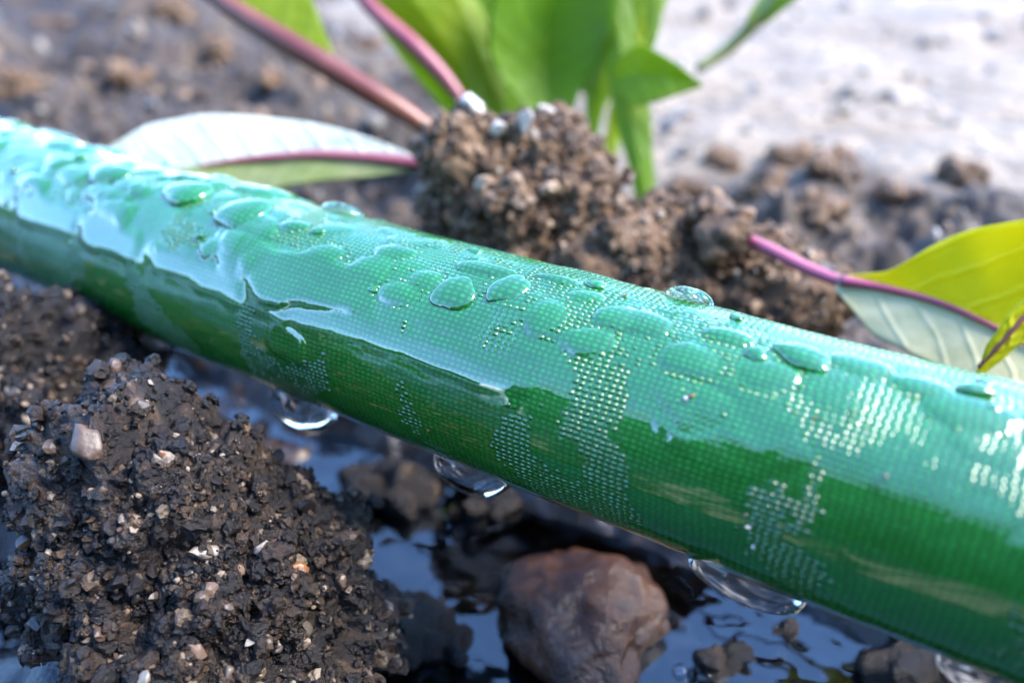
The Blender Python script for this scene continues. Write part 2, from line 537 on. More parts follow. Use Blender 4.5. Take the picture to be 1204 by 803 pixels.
DOMES = [   # swellings of the film: place, half length, half width, height, turn
    (466.0, 296.0, 0.22, 0.12, 0.06, 0.2),
    (345.0, 268.0, 0.22, 0.12, 0.07, 0.3),
    (760.0, 378.0, 0.22, 0.14, 0.05, 0.1),
    (690.0, 350.0, 0.2, 0.12, 0.045, 0.2),
    (575.0, 318.0, 0.3, 0.1, 0.05, 0.1),
    (380.0, 300.0, 0.26, 0.16, 0.06, 0.2),
    (858.0, 396.0, 0.26, 0.12, 0.06, 0.0),
    (720.0, 372.0, 0.2, 0.16, 0.06, 0.2),
    (655.0, 330.0, 0.26, 0.1, 0.06, 0.1),
    (1010.0, 430.0, 0.26, 0.14, 0.05, 0.0),
    (1085.0, 455.0, 0.22, 0.12, 0.05, 0.0),
    (430.0, 320.0, 0.24, 0.2, 0.06, 0.3),
    (500.0, 330.0, 0.18, 0.14, 0.05, 0.3),
    (640.0, 372.0, 0.2, 0.16, 0.05, 0.2),
    (690.0, 400.0, 0.22, 0.14, 0.05, 0.2),
    (900.0, 440.0, 0.26, 0.14, 0.05, 0.1),
    (815.0, 425.0, 0.22, 0.16, 0.05, 0.1),
    (470.0, 345.0, 0.2, 0.12, 0.05, 0.2),
    (1140.0, 480.0, 0.3, 0.16, 0.05, 0.1),
]
POOL_TILT = 0.03
POOLS = [   # smooth bodies of water with a rounded rim: points, radii, thickness
    ([(308, 345), (360, 372), (430, 390), (500, 415), (570, 438), (622, 455)], [0.15, 0.15, 0.14, 0.13, 0.12, 0.07], 0.035),
    ([(320, 325), (370, 330), (420, 345)], [0.22, 0.24, 0.16], 0.05),
    ([(330, 395), (350, 405)], [0.16, 0.14], 0.05),
    ([(190, 305), (240, 325), (275, 345)], [0.16, 0.15, 0.09], 0.045),
    ([(110, 270), (150, 290)], [0.2, 0.16], 0.045),
    ([(30, 240), (80, 258)], [0.2, 0.16], 0.04),
    ([(860, 490), (900, 505), (930, 500)], [0.12, 0.16, 0.1], 0.03),
]
def weave_material():
    t = NT('wet_woven_hose')
    uv = t.n('ShaderNodeUVMap', uv_map='weave').outputs[0]
    sp = t.n('ShaderNodeSeparateXYZ')
    t.put(sp.inputs[0], uv)
    u0, v0 = sp.outputs[0], sp.outputs[1]
    # threads are not perfectly regular
    wob = t.noise(1.7, 2, 0.5)
    wob2 = t.noise(9.0, 2, 0.5)
    u0 = t.m('ADD', u0, t.m('ADD', t.m('MULTIPLY', wob, 0.10), t.m('MULTIPLY', wob2, 0.022)))
    v0 = t.m('ADD', v0, t.m('ADD', t.m('MULTIPLY', wob, 0.05), t.m('MULTIPLY', wob2, 0.014)))
    v = t.m('DIVIDE', v0, 0.047)
    row = t.m('FLOOR', v)
    u = t.m('ADD', t.m('DIVIDE', u0, 0.061), t.m('MULTIPLY', t.m('MODULO', row, 2.0), 0.14))
    cx = t.m('SUBTRACT', t.m('FRACT', u), 0.5)
    cy = t.m('SUBTRACT', t.m('FRACT', v), 0.5)
    d = t.m('SQRT', t.m('ADD', t.m('POWER', t.m('ABSOLUTE', t.m('MULTIPLY', cx, 0.95)), 2.0), t.m('POWER', t.m('ABSOLUTE', t.m('MULTIPLY', cy, 0.95)), 2.0)))
    dot = t.rng(d, 0.5, 0.1)
    cmb = t.n('ShaderNodeCombineXYZ')
    t.put(cmb.inputs[0], t.m('FLOOR', u)); t.put(cmb.inputs[1], row)
    wn_ = t.n('ShaderNodeTexWhiteNoise', noise_dimensions='3D')
    t.put(wn_.inputs['Vector'], cmb.outputs[0])
    rnd = wn_.outputs['Value']
    dotc = t.m('MULTIPLY', dot, t.rng(rnd, 0.0, 1.0, 0.45, 1.0, smooth=False))
    soft = t.noise(0.8, 3)
    thread = t.mix(t.rng(soft, 0.3, 0.7), (0.006, 0.16, 0.013), (0.011, 0.205, 0.022))
    gap = t.mix(t.rng(soft, 0.3, 0.7), (0.001, 0.068, 0.003), (0.002, 0.092, 0.006))
    col = t.mix(dotc, gap, thread)
    wet, tex = t.attr('wet'), t.attr('tex')
    thr = t.m('ADD', t.m('MULTIPLY', rnd, 0.55), t.m('MULTIPLY', t.noise(7.0, 3), 0.45))     # the film breaks up stitch by stitch
    wet = t.rng(t.m('SUBTRACT', wet, thr), -0.06, 0.06)
    specks = t.noise(11.0, 3)
    bn = t.bump(t.m('ADD', t.m('MULTIPLY', dot, t.rng(rnd, 0.0, 1.0, 0.5, 1.3, smooth=False)), t.m('MULTIPLY', specks, 1.2)), t.rng(wet, 0.0, 1.0, 1.0, 0.25), 0.018)
    cn = t.bump(t.m('ADD', dot, t.m('MULTIPLY', specks, 0.6)), t.m('MULTIPLY', tex, 0.9), 0.012)
    b = t.bsdf(Base_Color=col, Roughness=t.rng(wet, 0.0, 1.0, 0.36, 0.5), IOR=1.6, Specular_IOR_Level=t.rng(wet, 0.0, 1.0, 0.75, 0.1),
               Normal=bn, Coat_Weight=wet, Coat_Roughness=t.rng(tex, 0.0, 1.0, 0.03, 0.12), Coat_IOR=1.78, Coat_Normal=cn)
    return t.done(b)
M_hose = weave_material()

sd_ = np.arange(s_of_t(-12.5), s_of_t(6.2), 0.0245)
s_all = np.concatenate([np.linspace(s_of_t(-25.5), sd_[0] - 0.2, 40), sd_, np.linspace(sd_[-1] + 0.2, s_of_t(13.5), 24)])
NW = 280
w_all = np.linspace(-math.pi, math.pi, NW, endpoint=False) - 0.9     # seam underneath, out of sight
w_all = np.linspace(-1.75 - 0.25, -1.75 - 0.25 + 2 * math.pi, NW, endpoint=False)
SS, WW = np.meshgrid(s_all, w_all, indexing='ij')
hgt, wet, tex = film_shape(SS, WW)
lowfreq = fbm(np.stack([SS.ravel() * 0.5, np.cos(WW).ravel(), np.sin(WW).ravel()], -1), 1.0, 2, 401).reshape(SS.shape)
Vh = hose_point(SS, WW, HOSE_R + hgt + 0.012 * lowfreq).reshape(-1, 3)
Fh = grid_faces(len(s_all), NW, wrap=True)
me = mesh_np('garden_hose', Vh, Fh)
attr(me, 'wet', wet.ravel())
attr(me, 'tex', tex.ravel())
uvl = me.uv_layers.new(name='weave')
li = np.empty(len(me.loops), np.int32)
me.loops.foreach_get('vertex_index', li)
uu = SS.ravel()[li]
vv = (WW.ravel() * HOSE_R)[li].copy()
vq = vv.reshape(-1, 4)
brk = vq.max(1) - vq.min(1) > 3
vq[brk] = np.where(vq[brk] < vq[brk].max(1, keepdims=True) - 3, vq[brk] + 2 * math.pi * HOSE_R, vq[brk])
uvl.data.foreach_set('uv', np.stack([uu, vq.ravel()], -1).astype(np.float32).ravel())
hose = obj('garden_hose', me, M_hose, label='wet green woven garden hose crossing the picture', cat='hose')

# ------------------------------------------------------------------ water drops
def cap_mesh(name, s0, w0, a, b, h, rot=0.0, irr=0.12, flat=0.62, lean=0.0, seed=0, sag=0.0):
    """a drop lying on the hose's skin: half lengths a (along), b (round), height h"""
    rr = random.Random(seed)
    ph = [rr.uniform(0, 6.28) for _ in range(4)]
    nr, ns = 13, 40
    rad = np.concatenate([np.linspace(0, 1, nr) ** 0.75])
    th = np.linspace(0, 2 * math.pi, ns, endpoint=False)
    Rr, Th = np.meshgrid(rad[1:], th, indexing='ij')
    out = 1 + irr * (np.sin(2 * Th + ph[0]) * 0.6 + np.sin(3 * Th + ph[1]) * 0.5 + np.sin(5 * Th + ph[2]) * 0.25)
    x = Rr * out * a * np.cos(Th)
    y = Rr * out * b * np.sin(Th)
    xr = x * math.cos(rot) - y * math.sin(rot)
    yr = x * math.sin(rot) + y * math.cos(rot)
    hh = h * (1 - Rr ** 2.3) ** flat * (1 + lean * Rr * np.cos(Th))
    ds, dw = xr, yr / HOSE_R
    top = hose_point(s0 + ds, w0 + dw, HOSE_R + 0.012 + hh)
    if sag:
        top = top.copy()
        top[..., 2] -= sag * (hh / h) ** 1.2
    apex = hose_point(np.array([s0]), np.array([w0]), np.array([HOSE_R + 0.012 + h]))
    if sag:
        apex[..., 2] -= sag
    low = hose_point(s0 + ds[-1], w0 + dw[-1], np.full(ns, HOSE_R - 0.05))
    bot = hose_point(np.array([s0]), np.array([w0]), np.array([HOSE_R - 0.05]))
    V = np.concatenate([apex, top.reshape(-1, 3), low, bot])
    mg = 0.82
    UV = np.concatenate([[[s0, w0]], np.stack([s0 + ds * mg, w0 + dw * mg], -1).reshape(-1, 2), np.stack([s0 + ds[-1], w0 + dw[-1]], -1), [[s0, w0]]]) * np.array([1, HOSE_R])
    F = []
    for j in range(ns):
        k = (j + 1) % ns
        F.append((0, 1 + j, 1 + k))
        for i in range(nr - 1):
            A, B = 1 + i * ns, 1 + (i + 1) * ns
            F += [(A + j, B + j, B + k), (A + j, B + k, A + k)]
        A = 1 + (nr - 1) * ns
        F.append((A + j, len(V) - 1, A + k))
    me = mesh_np(name, V, np.array(F))
    bm = bmesh.new(); bm.from_mesh(me)
    bmesh.ops.recalc_face_normals(bm, faces=bm.faces)
    bm.to_mesh(me); bm.free()
    attr(me, 'wet', np.ones(len(V)))
    attr(me, 'tex', np.full(len(V), 0.04))
    ul = me.uv_layers.new(name='weave')
    lv = np.empty(len(me.loops), np.int32)
    me.loops.foreach_get('vertex_index', lv)
    ul.data.foreach_set('uv', UV[lv].astype(np.float32).ravel())
    return me
DROPS = [  # x, y in the photo, half length and half width (cm), height, turn, label
    (285, 252, 0.36, 0.26, 0.13, 0.3, 'large oval water drop on the hose just below the pale leaf'),
    (402, 250, 0.26, 0.14, 0.12, 0.0, 'domed water drop on the top edge of the hose beside the fallen leaf'),
    (808, 352, 0.22, 0.16, 0.13, 0.0, 'clear domed drop on the hose top edge under the dark soil ridge'),
    (535, 346, 0.20, 0.22, 0.055, 0.2, 'round rimmed water drop in the middle of the hose upper side'),
    (600, 340, 0.16, 0.24, 0.06, -0.5, 'tall slanting water drop next to the round rimmed drop'),
    (945, 421, 0.24, 0.13, 0.06, -0.1, 'flat green oval drop on the hose in front of the yellow leaf'),
    (220, 228, 0.36, 0.22, 0.12, 0.2, 'wide swollen drop on the hose where the pale leaf meets it'),
    (130, 205, 0.34, 0.24, 0.12, 0.1, 'swollen drop on the hose below the pale leaf tip'),
]
for i, (px, py, a, b, h, rot, lab) in enumerate(DROPS):
    s, w = on_hose(px, py)
    obj('water_drop', cap_mesh('water_drop', s, w, a, b, h * 0.8, rot, 0.16, seed=i), M_drop if i in (1, 2) else M_hose, label=lab, cat='water drop', group='water drops lying on the hose')
# small beads
k = 0
for i in range(400):
    if k >= 18:
        break
    px = random.uniform(20, 1150)
    w = random.uniform(0.75, 1.75)
    t_ = random.uniform(-9.5, 3.6)
    s = float(s_of_t(t_))
    p, _ = proj(hose_point(np.array([s]), np.array([w]), np.array([HOSE_R])))
    if not (0 < p[0, 0] < 1200) or any(math.hypot(p[0, 0] - d[0], p[0, 1] - d[1]) < 30 for d in DROPS):
        continue
    if p[0, 0] > 620 and random.random() < 0.6:
        continue
    r = random.uniform(0.035, 0.09)
    zx, zy = float(p[0, 0]), float(w)
    zone = ('by the far left end' if zx < 180 else 'near the large oval drop' if zx < 330 else 'near the domed top drop' if zx < 470 else 'around the round rimmed drop' if zx < 650 else 'left of the clear domed drop' if zx < 800 else 'right of the clear domed drop' if zx < 960 else 'close to the right edge') + (', high up' if zy > 1.3 else ', at mid height' if zy > 1.0 else ', lower down')
    obj('water_bead', cap_mesh('water_bead', s, w, r * random.uniform(1, 1.7), r, r * 0.5, random.uniform(-0.5, 0.5), seed=100 + i), M_hose,
        label='tiny water bead on the hose ' + zone, cat='water bead', group='tiny beads on the hose')
    k += 1
HANG = [  # photo x, y of the underside, half length, half width, height, sag, label
    (330, 462, 0.47, 0.30, 0.22, 0.08, 'hanging water drop under the hose above the front clod'),
    (534, 546, 0.46, 0.30, 0.18, 0.07, 'hanging water drop under the middle of the hose'),
    (872, 672, 0.52, 0.30, 0.15, 0.05, 'long hanging drop under the hose right of the round stone'),
    (1172, 792, 0.36, 0.26, 0.15, 0.05, 'hanging drop under the hose at the bottom right corner'),
]
for i, (px, py, a, b, h, sag, lab) in enumerate(HANG):
    hx = (0.08, 0.05, 0.02, 0.02)[i]
    s, w = on_hose(px, py)
    obj('hanging_drop', cap_mesh('hanging_drop', s, w - 0.36, a, b * 1.2, h + hx, 0.0, 0.04, 0.5, 0.15, 60 + i, sag), M_drop, label=lab, cat='water drop', group='drops hanging under the hose')

# ------------------------------------------------------------------ stones, clods
def stone_mesh(name, seed, sub=2, squash=(1, 0.85, 0.7), amp=0.22, cuts=7, smooth=True):
    r = np.random.default_rng(seed)
    V, F = ico(sub)
    V = V.copy()
    V = V * (1 + amp * fbm(V + seed * 3.1, 1.2, 3, seed)[:, None])
    for _ in range(cuts):                       # broken faces
        n = r.normal(size=3); n /= np.linalg.norm(n)
        c = r.uniform(0.38, 0.75)
        d = V @ n
        V = np.where((d > c)[:, None], V - ((d - c) * 0.96)[:, None] * n, V)
    return mesh_np(name, V * np.array(squash), F, smooth)
GRAINS = {}
def grain_mesh(mat, k):
    key = (mat.name, k)
    if key not in GRAINS:
        r = random.Random(k)
        me = stone_mesh('grain', 500 + k, 2, (1, r.uniform(0.65, 0.95), r.uniform(0.5, 0.85)), 0.4, 5, smooth=False)
        me.materials.append(mat)
        GRAINS[key] = me
    return GRAINS[key]

def clod_surface(center, radii, lobes, seed, sub, fine=1.0, tilt=0.0):
    """a crumbly lump: star-shaped body with lobes, then lumps and grains standing proud"""
    V, F = ico(sub)
    D = V.copy()
    r = np.ones(len(D))
    base = D * np.array(radii)
    L = np.linalg.norm(base, axis=1)
    r = L
    for (d, amt, k) in lobes:
        d = np.array(d, float); d /= np.linalg.norm(d)
        r = r + amt * np.exp(-k * (1 - D @ d))
    P = D * r[:, None]
    n0 = fbm(P + seed * 5.3, 0.55, 3, seed)
    P = P + D * (0.34 * n0 * fine)[:, None]
    n1 = fbm(P + seed * 2.3, 1.7, 4, seed + 5, 0.55)
    P = P + D * (0.2 * n1 * fine)[:, None]
    Q = P + 0.05 * np.stack([vnoise(P * 5, seed + 11), vnoise(P * 5, seed + 12), vnoise(P * 5, seed + 13)], -1)
    col = np.zeros(len(P))
    dL, iL = grains(Q, 0.8, seed + 16)
    P = P + D * (0.30 * np.clip(0.85 - dL, 0, 1) * (0.3 + iL) * fine - 0.12 * fine)[:, None]
    dA, iA = grains(Q, 0.36, seed + 20)
    dB, iB = grains(Q, 0.17, seed + 24)
    off = 0.30 * np.sqrt(np.clip(0.5 - dA ** 2, 0, 1)) * (iA > 0.45) * (0.4 + iA) * fine
    off = off + 0.085 * np.sqrt(np.clip(0.5 - dB ** 2, 0, 1)) * (0.25 + iB) * fine
    if sub >= 7:
        dC, iC = grains(Q, 0.085, seed + 28)
        off = off + 0.042 * np.sqrt(np.clip(0.5 - dC ** 2, 0, 1)) * (0.2 + iC) * fine
        col = 0.35 * iC ** 2.2
    pit = sstep(0.25, 0.75, fbm(P + 9.1, 1.15, 2, seed + 40))
    P = P + D * (0.8 * off - 0.16 * pit * fine)[:, None]
    col = np.clip(0.12 + col + 0.38 * iB ** 2 + 0.22 * (iA > 0.45) * iA + 0.1 * n1, 0, 1)
    return P + np.array(center), F, col

def crumb_heap(V, N, ok, n, lo, hi, power, r, sink=0.0, sub=2):
    """n irregular crumbs of soil lying on a surface, as one mesh; returns mesh and a colour number per vertex"""
    BV, BF = ico(sub)
    protos = []
    for k in range(10):
        q = BV * (1 + 0.5 * fbm(BV + 3.7 * k, 1.3, 2, 700 + k)[:, None] + 0.35 * fbm(BV + 1.7 * k, 3.1, 1, 720 + k)[:, None])
        protos.append(q * r.uniform(0.6, 1.05, 3))
    protos = np.array(protos)
    idx = r.choice(ok, n)
    sc = lo + (hi - lo) * r.random(n) ** power
    ang = r.normal(size=(n, 4)); ang /= np.linalg.norm(ang, axis=1)[:, None]
    w, x, y, z = ang.T
    Rm = np.stack([1 - 2 * (y * y + z * z), 2 * (x * y - z * w), 2 * (x * z + y * w), 2 * (x * y + z * w), 1 - 2 * (x * x + z * z), 2 * (y * z - x * w), 2 * (x * z - y * w), 2 * (y * z + x * w), 1 - 2 * (x * x + y * y)], -1).reshape(n, 3, 3)
    A = np.einsum('nij,nkj->nki', Rm, protos[r.integers(0, 10, n)]) * sc[:, None, None]
    GV = A + (V[idx] + N[idx] * (sc * (0.25 - sink))[:, None])[:, None, :]
    GF = BF[None] + (np.arange(n) * len(BV))[:, None, None]
    col = np.clip(0.10 + 0.62 * r.random(n) ** 1.7, 0, 1)
    col = np.where(r.random(n) < 0.07, r.uniform(0.75, 1.0, n), col)
    return mesh_np('crumbs', GV.reshape(-1, 3), GF.reshape(-1, 3), smooth=False), np.repeat(col, len(BV))

def clod(center, radii, lobes, seed, sub, mat, gmat, label, n_grain, n_grit, gsize=(0.045, 0.11), name='soil_clod', fine=1.0, pale=0.06, crumb=0.11):
    V, F, col = clod_surface(center, radii, lobes, seed, sub, fine)
    me = mesh_np(name, V, F)
    attr(me, 'gcol', col)
    o = obj(name, me, mat, label=label, cat='soil clod')
    N = np.empty(len(V) * 3, np.float32)
    me.vertices.foreach_get('normal', N)
    N = N.reshape(-1, 3)
    r = np.random.default_rng(seed)
    view = np.array([0, 0, CAM_H]) - V
    ok = np.where((N * view).sum(1) > -0.15 * np.linalg.norm(view, axis=1))[0]
    for q, i in enumerate(r.choice(ok, n_grain, replace=False)):
        u = r.random()
        m = M_pale if u < pale else M_pink if u < pale + 0.07 else M_orange if u < pale + 0.12 else M_grey if u < pale + 0.2 else gmat
        g = obj('grain', grain_mesh(m, q % 6), None, o)
        sc = gsize[0] + (gsize[1] - gsize[0]) * r.random() ** 2.2
        g.location = V[i] + N[i] * sc * r.uniform(-0.15, 0.35)
        g.rotation_euler = r.uniform(0, 6.28, 3)
        g.scale = (sc,) * 3
    if n_grit:
        gm, gc = crumb_heap(V, N, ok, n_grit, 0.035, crumb, 3.2, r, 0.15)
        attr(gm, 'gcol', gc)
        obj('crumbs', gm, mat, o, kind='stuff')
        gm, gc = crumb_heap(V, N, ok, int(n_grit * 2.6), 0.010, 0.045, 1.6, r, 0.0, 1)
        attr(gm, 'gcol', np.clip(gc * 1.25 + 0.02, 0, 1))
        obj('grit', gm, mat, o, kind='stuff')
    return o, V, N

# large wet clod in the lower left
front, FV, FN = clod((-3.15, 6.0, 0.3), (1.75, 1.35, 1.5),
    [((-0.30, 0.30, 1.0), 1.15, 6), ((-0.9, -0.1, 0.55), 0.45, 9), ((0.75, 0.0, 0.55), 0.15, 9), ((0.8, -0.3, 0.1), 0.2, 6), ((0.15, -0.9, 0.3), 0.35, 5), ((0.5, 0.6, 0.7), -0.25, 8), ((-0.85, -0.45, -0.2), -0.7, 5)],
    21, 7, M_wet, M_grain, 'big dark wet soil clod in the lower left corner', 300, 3500, (0.03, 0.11), pale=0.04)
clod((-6.1, 8.75, 0.95), (1.55, 1.1, 1.3), [((0.1, -0.2, 1), 0.2, 5), ((0.7, 0.2, 0.7), 0.15, 9)], 33, 6, M_wet, M_grain,
     'bluish wet soil clod against the hose at the left edge', 150, 1300, (0.05, 0.12))
# warm crumbly lump behind the hose and the ridge that runs on from it
back, BVv, BNn = clod((0.25, 12.1, 2.2), (1.45, 1.3, 1.25), [((-0.15, -0.1, 1), 0.62, 5), ((-0.8, -0.2, 0.5), 0.3, 7), ((0.9, -0.2, 0.1), 0.3, 5)],
     47, 7, M_dry, M_grain_dry, 'light brown crumbly soil clod behind the hose, white grains on top', 240, 2000, (0.05, 0.13), pale=0.05, crumb=0.13)
ridge, RV, RN = clod((2.75, 10.9, 1.45), (1.75, 0.85, 0.8), [((-0.7, 0.2, 0.7), 0.35, 6), ((0.8, -0.5, 0.35), 0.2, 8)], 59, 6, M_dry, M_grain,
     'dark low soil ridge right of the crumbly clod', 160, 1400, (0.05, 0.12), crumb=0.13)

def stone(name, px, py, depth, size, mat, label, seed, squash=(1, 0.85, 0.7), rot=None, cat='stone', sub=3, group=None, amp=0.3, cuts=11):
    me = stone_mesh(name, seed, sub, squash, amp, cuts)
    o = obj(name, me, mat, label=label, cat=cat, group=group)
    o.location = pix(px, py, depth) if depth else (px, py, size)
    o.scale = (size,) * 3
    o.rotation_euler = rot or tuple(np.random.default_rng(seed).uniform(0, 6.28, 3))
    return o
def on_surface(V, px, py):
    """the visible spot of a clod nearest to a line of sight"""
    p, z = proj(V)
    d = np.hypot(p[:, 0] - px, p[:, 1] - py)
    c = np.where(d < 7)[0]
    i = c[np.argmin(z[c])] if len(c) else np.argmin(d)
    return V[i], z[i]
def stone_on(V, px, py, rpx, mat, label, seed, name='pebble', **kw):
    p, z = on_surface(V, px, py)
    o = stone(name, 0, 0, 1, rpx / FPX * z, mat, label, seed, **kw)
    o.location = p + (p - np.array([0, 0, CAM_H])) / z * rpx / FPX * z * (-0.3 if V is BVv else 0.15)
    return o
stone_on(FV, 140, 436, 13, M_pink, 'pinkish pebble crowning the peak of the front clod', 901)
stone_on(FV, 98, 520, 32, M_tan, 'large tan stone in the left flank of the front clod', 902, squash=(1, 0.75, 0.65), rot=(0.3, 0.5, -0.7))
stone_on(FV, 185, 537, 14, M_pale, 'white pebble in the upper middle of the front clod', 903)
stone_on(FV, 233, 646, 22, M_grey, 'rounded grey pebble in the centre of the front clod', 904, squash=(1, 0.95, 0.8))
stone_on(FV, 295, 754, 16, M_pale, 'pale pointed stone chip near the foot of the front clod', 905, squash=(1, 0.55, 0.5), rot=(0, 0, 0.6))
stone_on(FV, 270, 785, 22, M_grey, 'pale grey stone low on the front clod by the bottom edge', 906)
stone_on(FV, 94, 643, 10, M_pale, 'small cream pebble on the left of the front clod', 907)
stone_on(FV, 352, 665, 17, M_orange, 'rusty brown stone on the right of the front clod', 908)
stone_on(FV, 285, 668, 12, M_pink, 'pink pebble right of the rounded grey pebble', 909)
stone_on(FV, 362, 731, 12, M_grey, 'grey pebble beside the rusty stone, lower down', 910)
stone_on(BVv, 617, 138, 17, M_white, 'bright white grain on top of the crumbly clod', 921)
stone_on(BVv, 583, 150, 15, M_white, 'white grain just left of the brightest one on the crumbly clod', 922)
stone_on(BVv, 565, 118, 18, M_white, 'pale stone on the crest of the crumbly clod', 923)
stone_on(BVv, 608, 205, 17, M_grain_dry, 'tan square grain in the middle of the crumbly clod', 924, squash=(1, 0.8, 0.8))
stone_on(BVv, 645, 125, 14, M_white, 'grey white grain on the right crest of the crumbly clod', 925)
stone_on(BVv, 612, 246, 13, M_grain_dry, 'pale grain low on the crumbly clod', 926)

# the wet round stone standing in the puddle
def wet_stone_material():
    t = NT('wet_brown_stone')
    n = t.noise(2.2, 5, 0.6)
    n2 = t.noise(6.0, 4, 0.6)
    c = t.ramp(t.m('ADD', t.m('MULTIPLY', n, 0.7), t.m('MULTIPLY', n2, 0.35)), [(0.3, (0.007, 0.0025, 0.0008)), (0.5, (0.026, 0.009, 0.003)), (0.62, (0.055, 0.021, 0.007)), (0.78, (0.1, 0.045, 0.018))])
    b = t.bump(t.m('ADD', t.m('ADD', n2, t.m('MULTIPLY', t.noise(14.0, 4, 0.7), 0.6)), t.m('MULTIPLY', n, 1.5)), 0.5, 0.12)
    return t.done(t.bsdf(Base_Color=c, Roughness=0.6, Specular_IOR_Level=0.15, Normal=b, Coat_Weight=0.45, Coat_Roughness=0.03, Coat_Normal=b))
M_wetstone = wet_stone_material()
me = stone_mesh('stone', 77, 5, (0.95, 0.98, 0.6), 0.26, 0)
st = obj('stone', me, M_wetstone, label='round glossy brown stone standing in the puddle', cat='stone')
st.location = pix(688, 718, 9.7); st.location.z = WATER_Z + 0.05
st.scale = (0.98,) * 3
st.rotation_euler = (0, 0, 0.5)

# soil lumps breaking the puddle's surface
for i, (px, py, r, sq, lab) in enumerate([
    (520, 770, 0.42, (1, 0.9, 0.7), 'dark soil lump at the bottom left of the round stone'),
    (470, 740, 0.3, (1, 0.9, 0.6), 'small dark soil lump at the foot of the front clod'),
    (575, 600, 0.3, (1.3, 0.8, 0.45), 'brown soil lump in the puddle behind the round stone'),
    (455, 585, 0.38, (1.2, 0.8, 0.5), 'pale brown soil lump under the hose beside the front clod'),
    (850, 775, 0.16, (1.6, 0.8, 0.4), 'low brown lump in the puddle right of the round stone'),
    (915, 738, 0.12, (1.8, 0.8, 0.4), 'small brown lump in the blue water under the long hanging drop'),
    (1110, 788, 0.55, (1.2, 0.8, 0.75), 'black soil lump under the hose in the bottom right corner'),
    (1042, 768, 0.13, (1, 0.9, 0.8), 'pinkish pebble at the edge of the black lump')]):
    a = math.radians(30) + math.atan((py - 401.5) / FPX)
    y = (CAM_H - WATER_Z) / math.tan(a)
    zc = y * math.cos(PITCH) + (CAM_H - WATER_Z) * math.sin(PITCH)
    x = (px - 602) / FPX * zc
    if 'pebble' in lab:
        o = stone('pebble', x, y, 0, r, M_pink, lab, 940 + i)
        o.location = (x, y, WATER_Z + 0.06)
        continue
    V, F, col = clod_surface((x, y, WATER_Z), tuple(r * 1.12 * q for q in sq), [], 70 + i, 5, 0.8)
    me = mesh_np('soil_lump', V, F)
    attr(me, 'gcol', col)
    obj('soil_lump', me, M_mud, label=lab, cat='soil lump')

# bubbles at the puddle's edge
def bubble(px, py, r, lab):
    a = math.radians(30) + math.atan((py - 401.5) / FPX)
    y = (CAM_H - WATER_Z) / math.tan(a)
    zc = y * math.cos(PITCH) + (CAM_H - WATER_Z) * math.sin(PITCH)
    V, F = ico(3)
    V = V * r
    V[:, 2] = np.where(V[:, 2] < 0, V[:, 2] * 0.25, V[:, 2] * 0.8)
    inner = V * 0.93
    o = obj('bubble', mesh_np('bubble', np.concatenate([V, inner]), np.concatenate([F, F[:, ::-1] + len(V)])), M_drop, label=lab, cat='bubble')
    o.location = ((px - 602) / FPX * zc, y, WATER_Z + 0.01)
bubble(828, 795, 0.15, 'clear bubble floating at the bottom edge right of the stone')
bubble(800, 790, 0.09, 'small bubble left of the larger clear bubble')

# ------------------------------------------------------------------ plants
def leaf_material(name, c1, c2, trans, rough=0.35, transl=0.55, coat=0.0):
    t = NT(name)
    n = t.noise(0.9, 4, 0.6)
    c = t.mix(t.rng(n, 0.3, 0.7), c1, c2)
    ph = t.m('ADD', t.m('SUBTRACT', t.m('MULTIPLY', t.attr('along'), 1.9), t.m('MULTIPLY', t.attr('across'), 1.5)), t.m('MULTIPLY', t.noise(0.8, 2), 1.1))
    vein = t.rng(t.m('ABSOLUTE', t.m('SUBTRACT', t.m('FRACT', ph), 0.5)), 0.16, 0.0)
    c = t.mix(t.m('MULTIPLY', vein, 0.18), c, tuple(min(1, q * 1.5 + 0.03) for q in c2))
    spot = t.rng(t.noise(2.6, 4, 0.7), 0.62, 0.74)
    c = t.mix(t.m('MULTIPLY', spot, 0.5), c, tuple(q * 0.45 for q in c1))
    b = t.bump(t.m('ADD', t.noise(6.0, 3), t.m('MULTIPLY', vein, 0.8)), 0.35, 0.06)
    p = t.bsdf(Base_Color=c, Roughness=rough + 0.15, Specular_IOR_Level=0.3, Normal=b, Coat_Weight=coat, Coat_Roughness=0.25)
    tr = t.n('ShaderNodeBsdfTranslucent')
    tr.inputs[0].default_value = (*trans, 1)
    mx = t.n('ShaderNodeMixShader')
    mx.inputs[0].default_value = transl
    t.t.links.new(p.outputs[0], mx.inputs[1])
    t.t.links.new(tr.outputs[0], mx.inputs[2])
    return t.done(mx)
M_leaf = leaf_material('green_leaf', (0.09, 0.18, 0.005), (0.14, 0.24, 0.008), (0.38, 0.5, 0.008))
M_leaf_dark = leaf_material('deep_green_leaf', (0.07, 0.16, 0.004), (0.13, 0.24, 0.006), (0.34, 0.5, 0.006), transl=0.5)
M_leaf_lime = leaf_material('lime_leaf', (0.16, 0.24, 0.006), (0.22, 0.28, 0.01), (0.5, 0.56, 0.01))
M_leaf_pale_sheen = leaf_material('pale_sheen_leaf', (0.5, 0.52, 0.43), (0.58, 0.6, 0.5), (0.45, 0.47, 0.34), 0.3, 0.2, 0.4)  # sky sheen of the leaf's upper half is mixed into this pale base
M_leaf_palegreen = leaf_material('pale_green_leaf', (0.18, 0.22, 0.06), (0.24, 0.26, 0.11), (0.28, 0.32, 0.08), 0.35, 0.3)
M_leaf_faded = leaf_material('faded_leaf', (0.42, 0.4, 0.2), (0.55, 0.5, 0.3), (0.5, 0.48, 0.2), 0.35, 0.3)
M_leaf_yellow = leaf_material('yellow_leaf', (0.42, 0.42, 0.003), (0.55, 0.5, 0.006), (0.75, 0.66, 0.006), 0.4, 0.5)
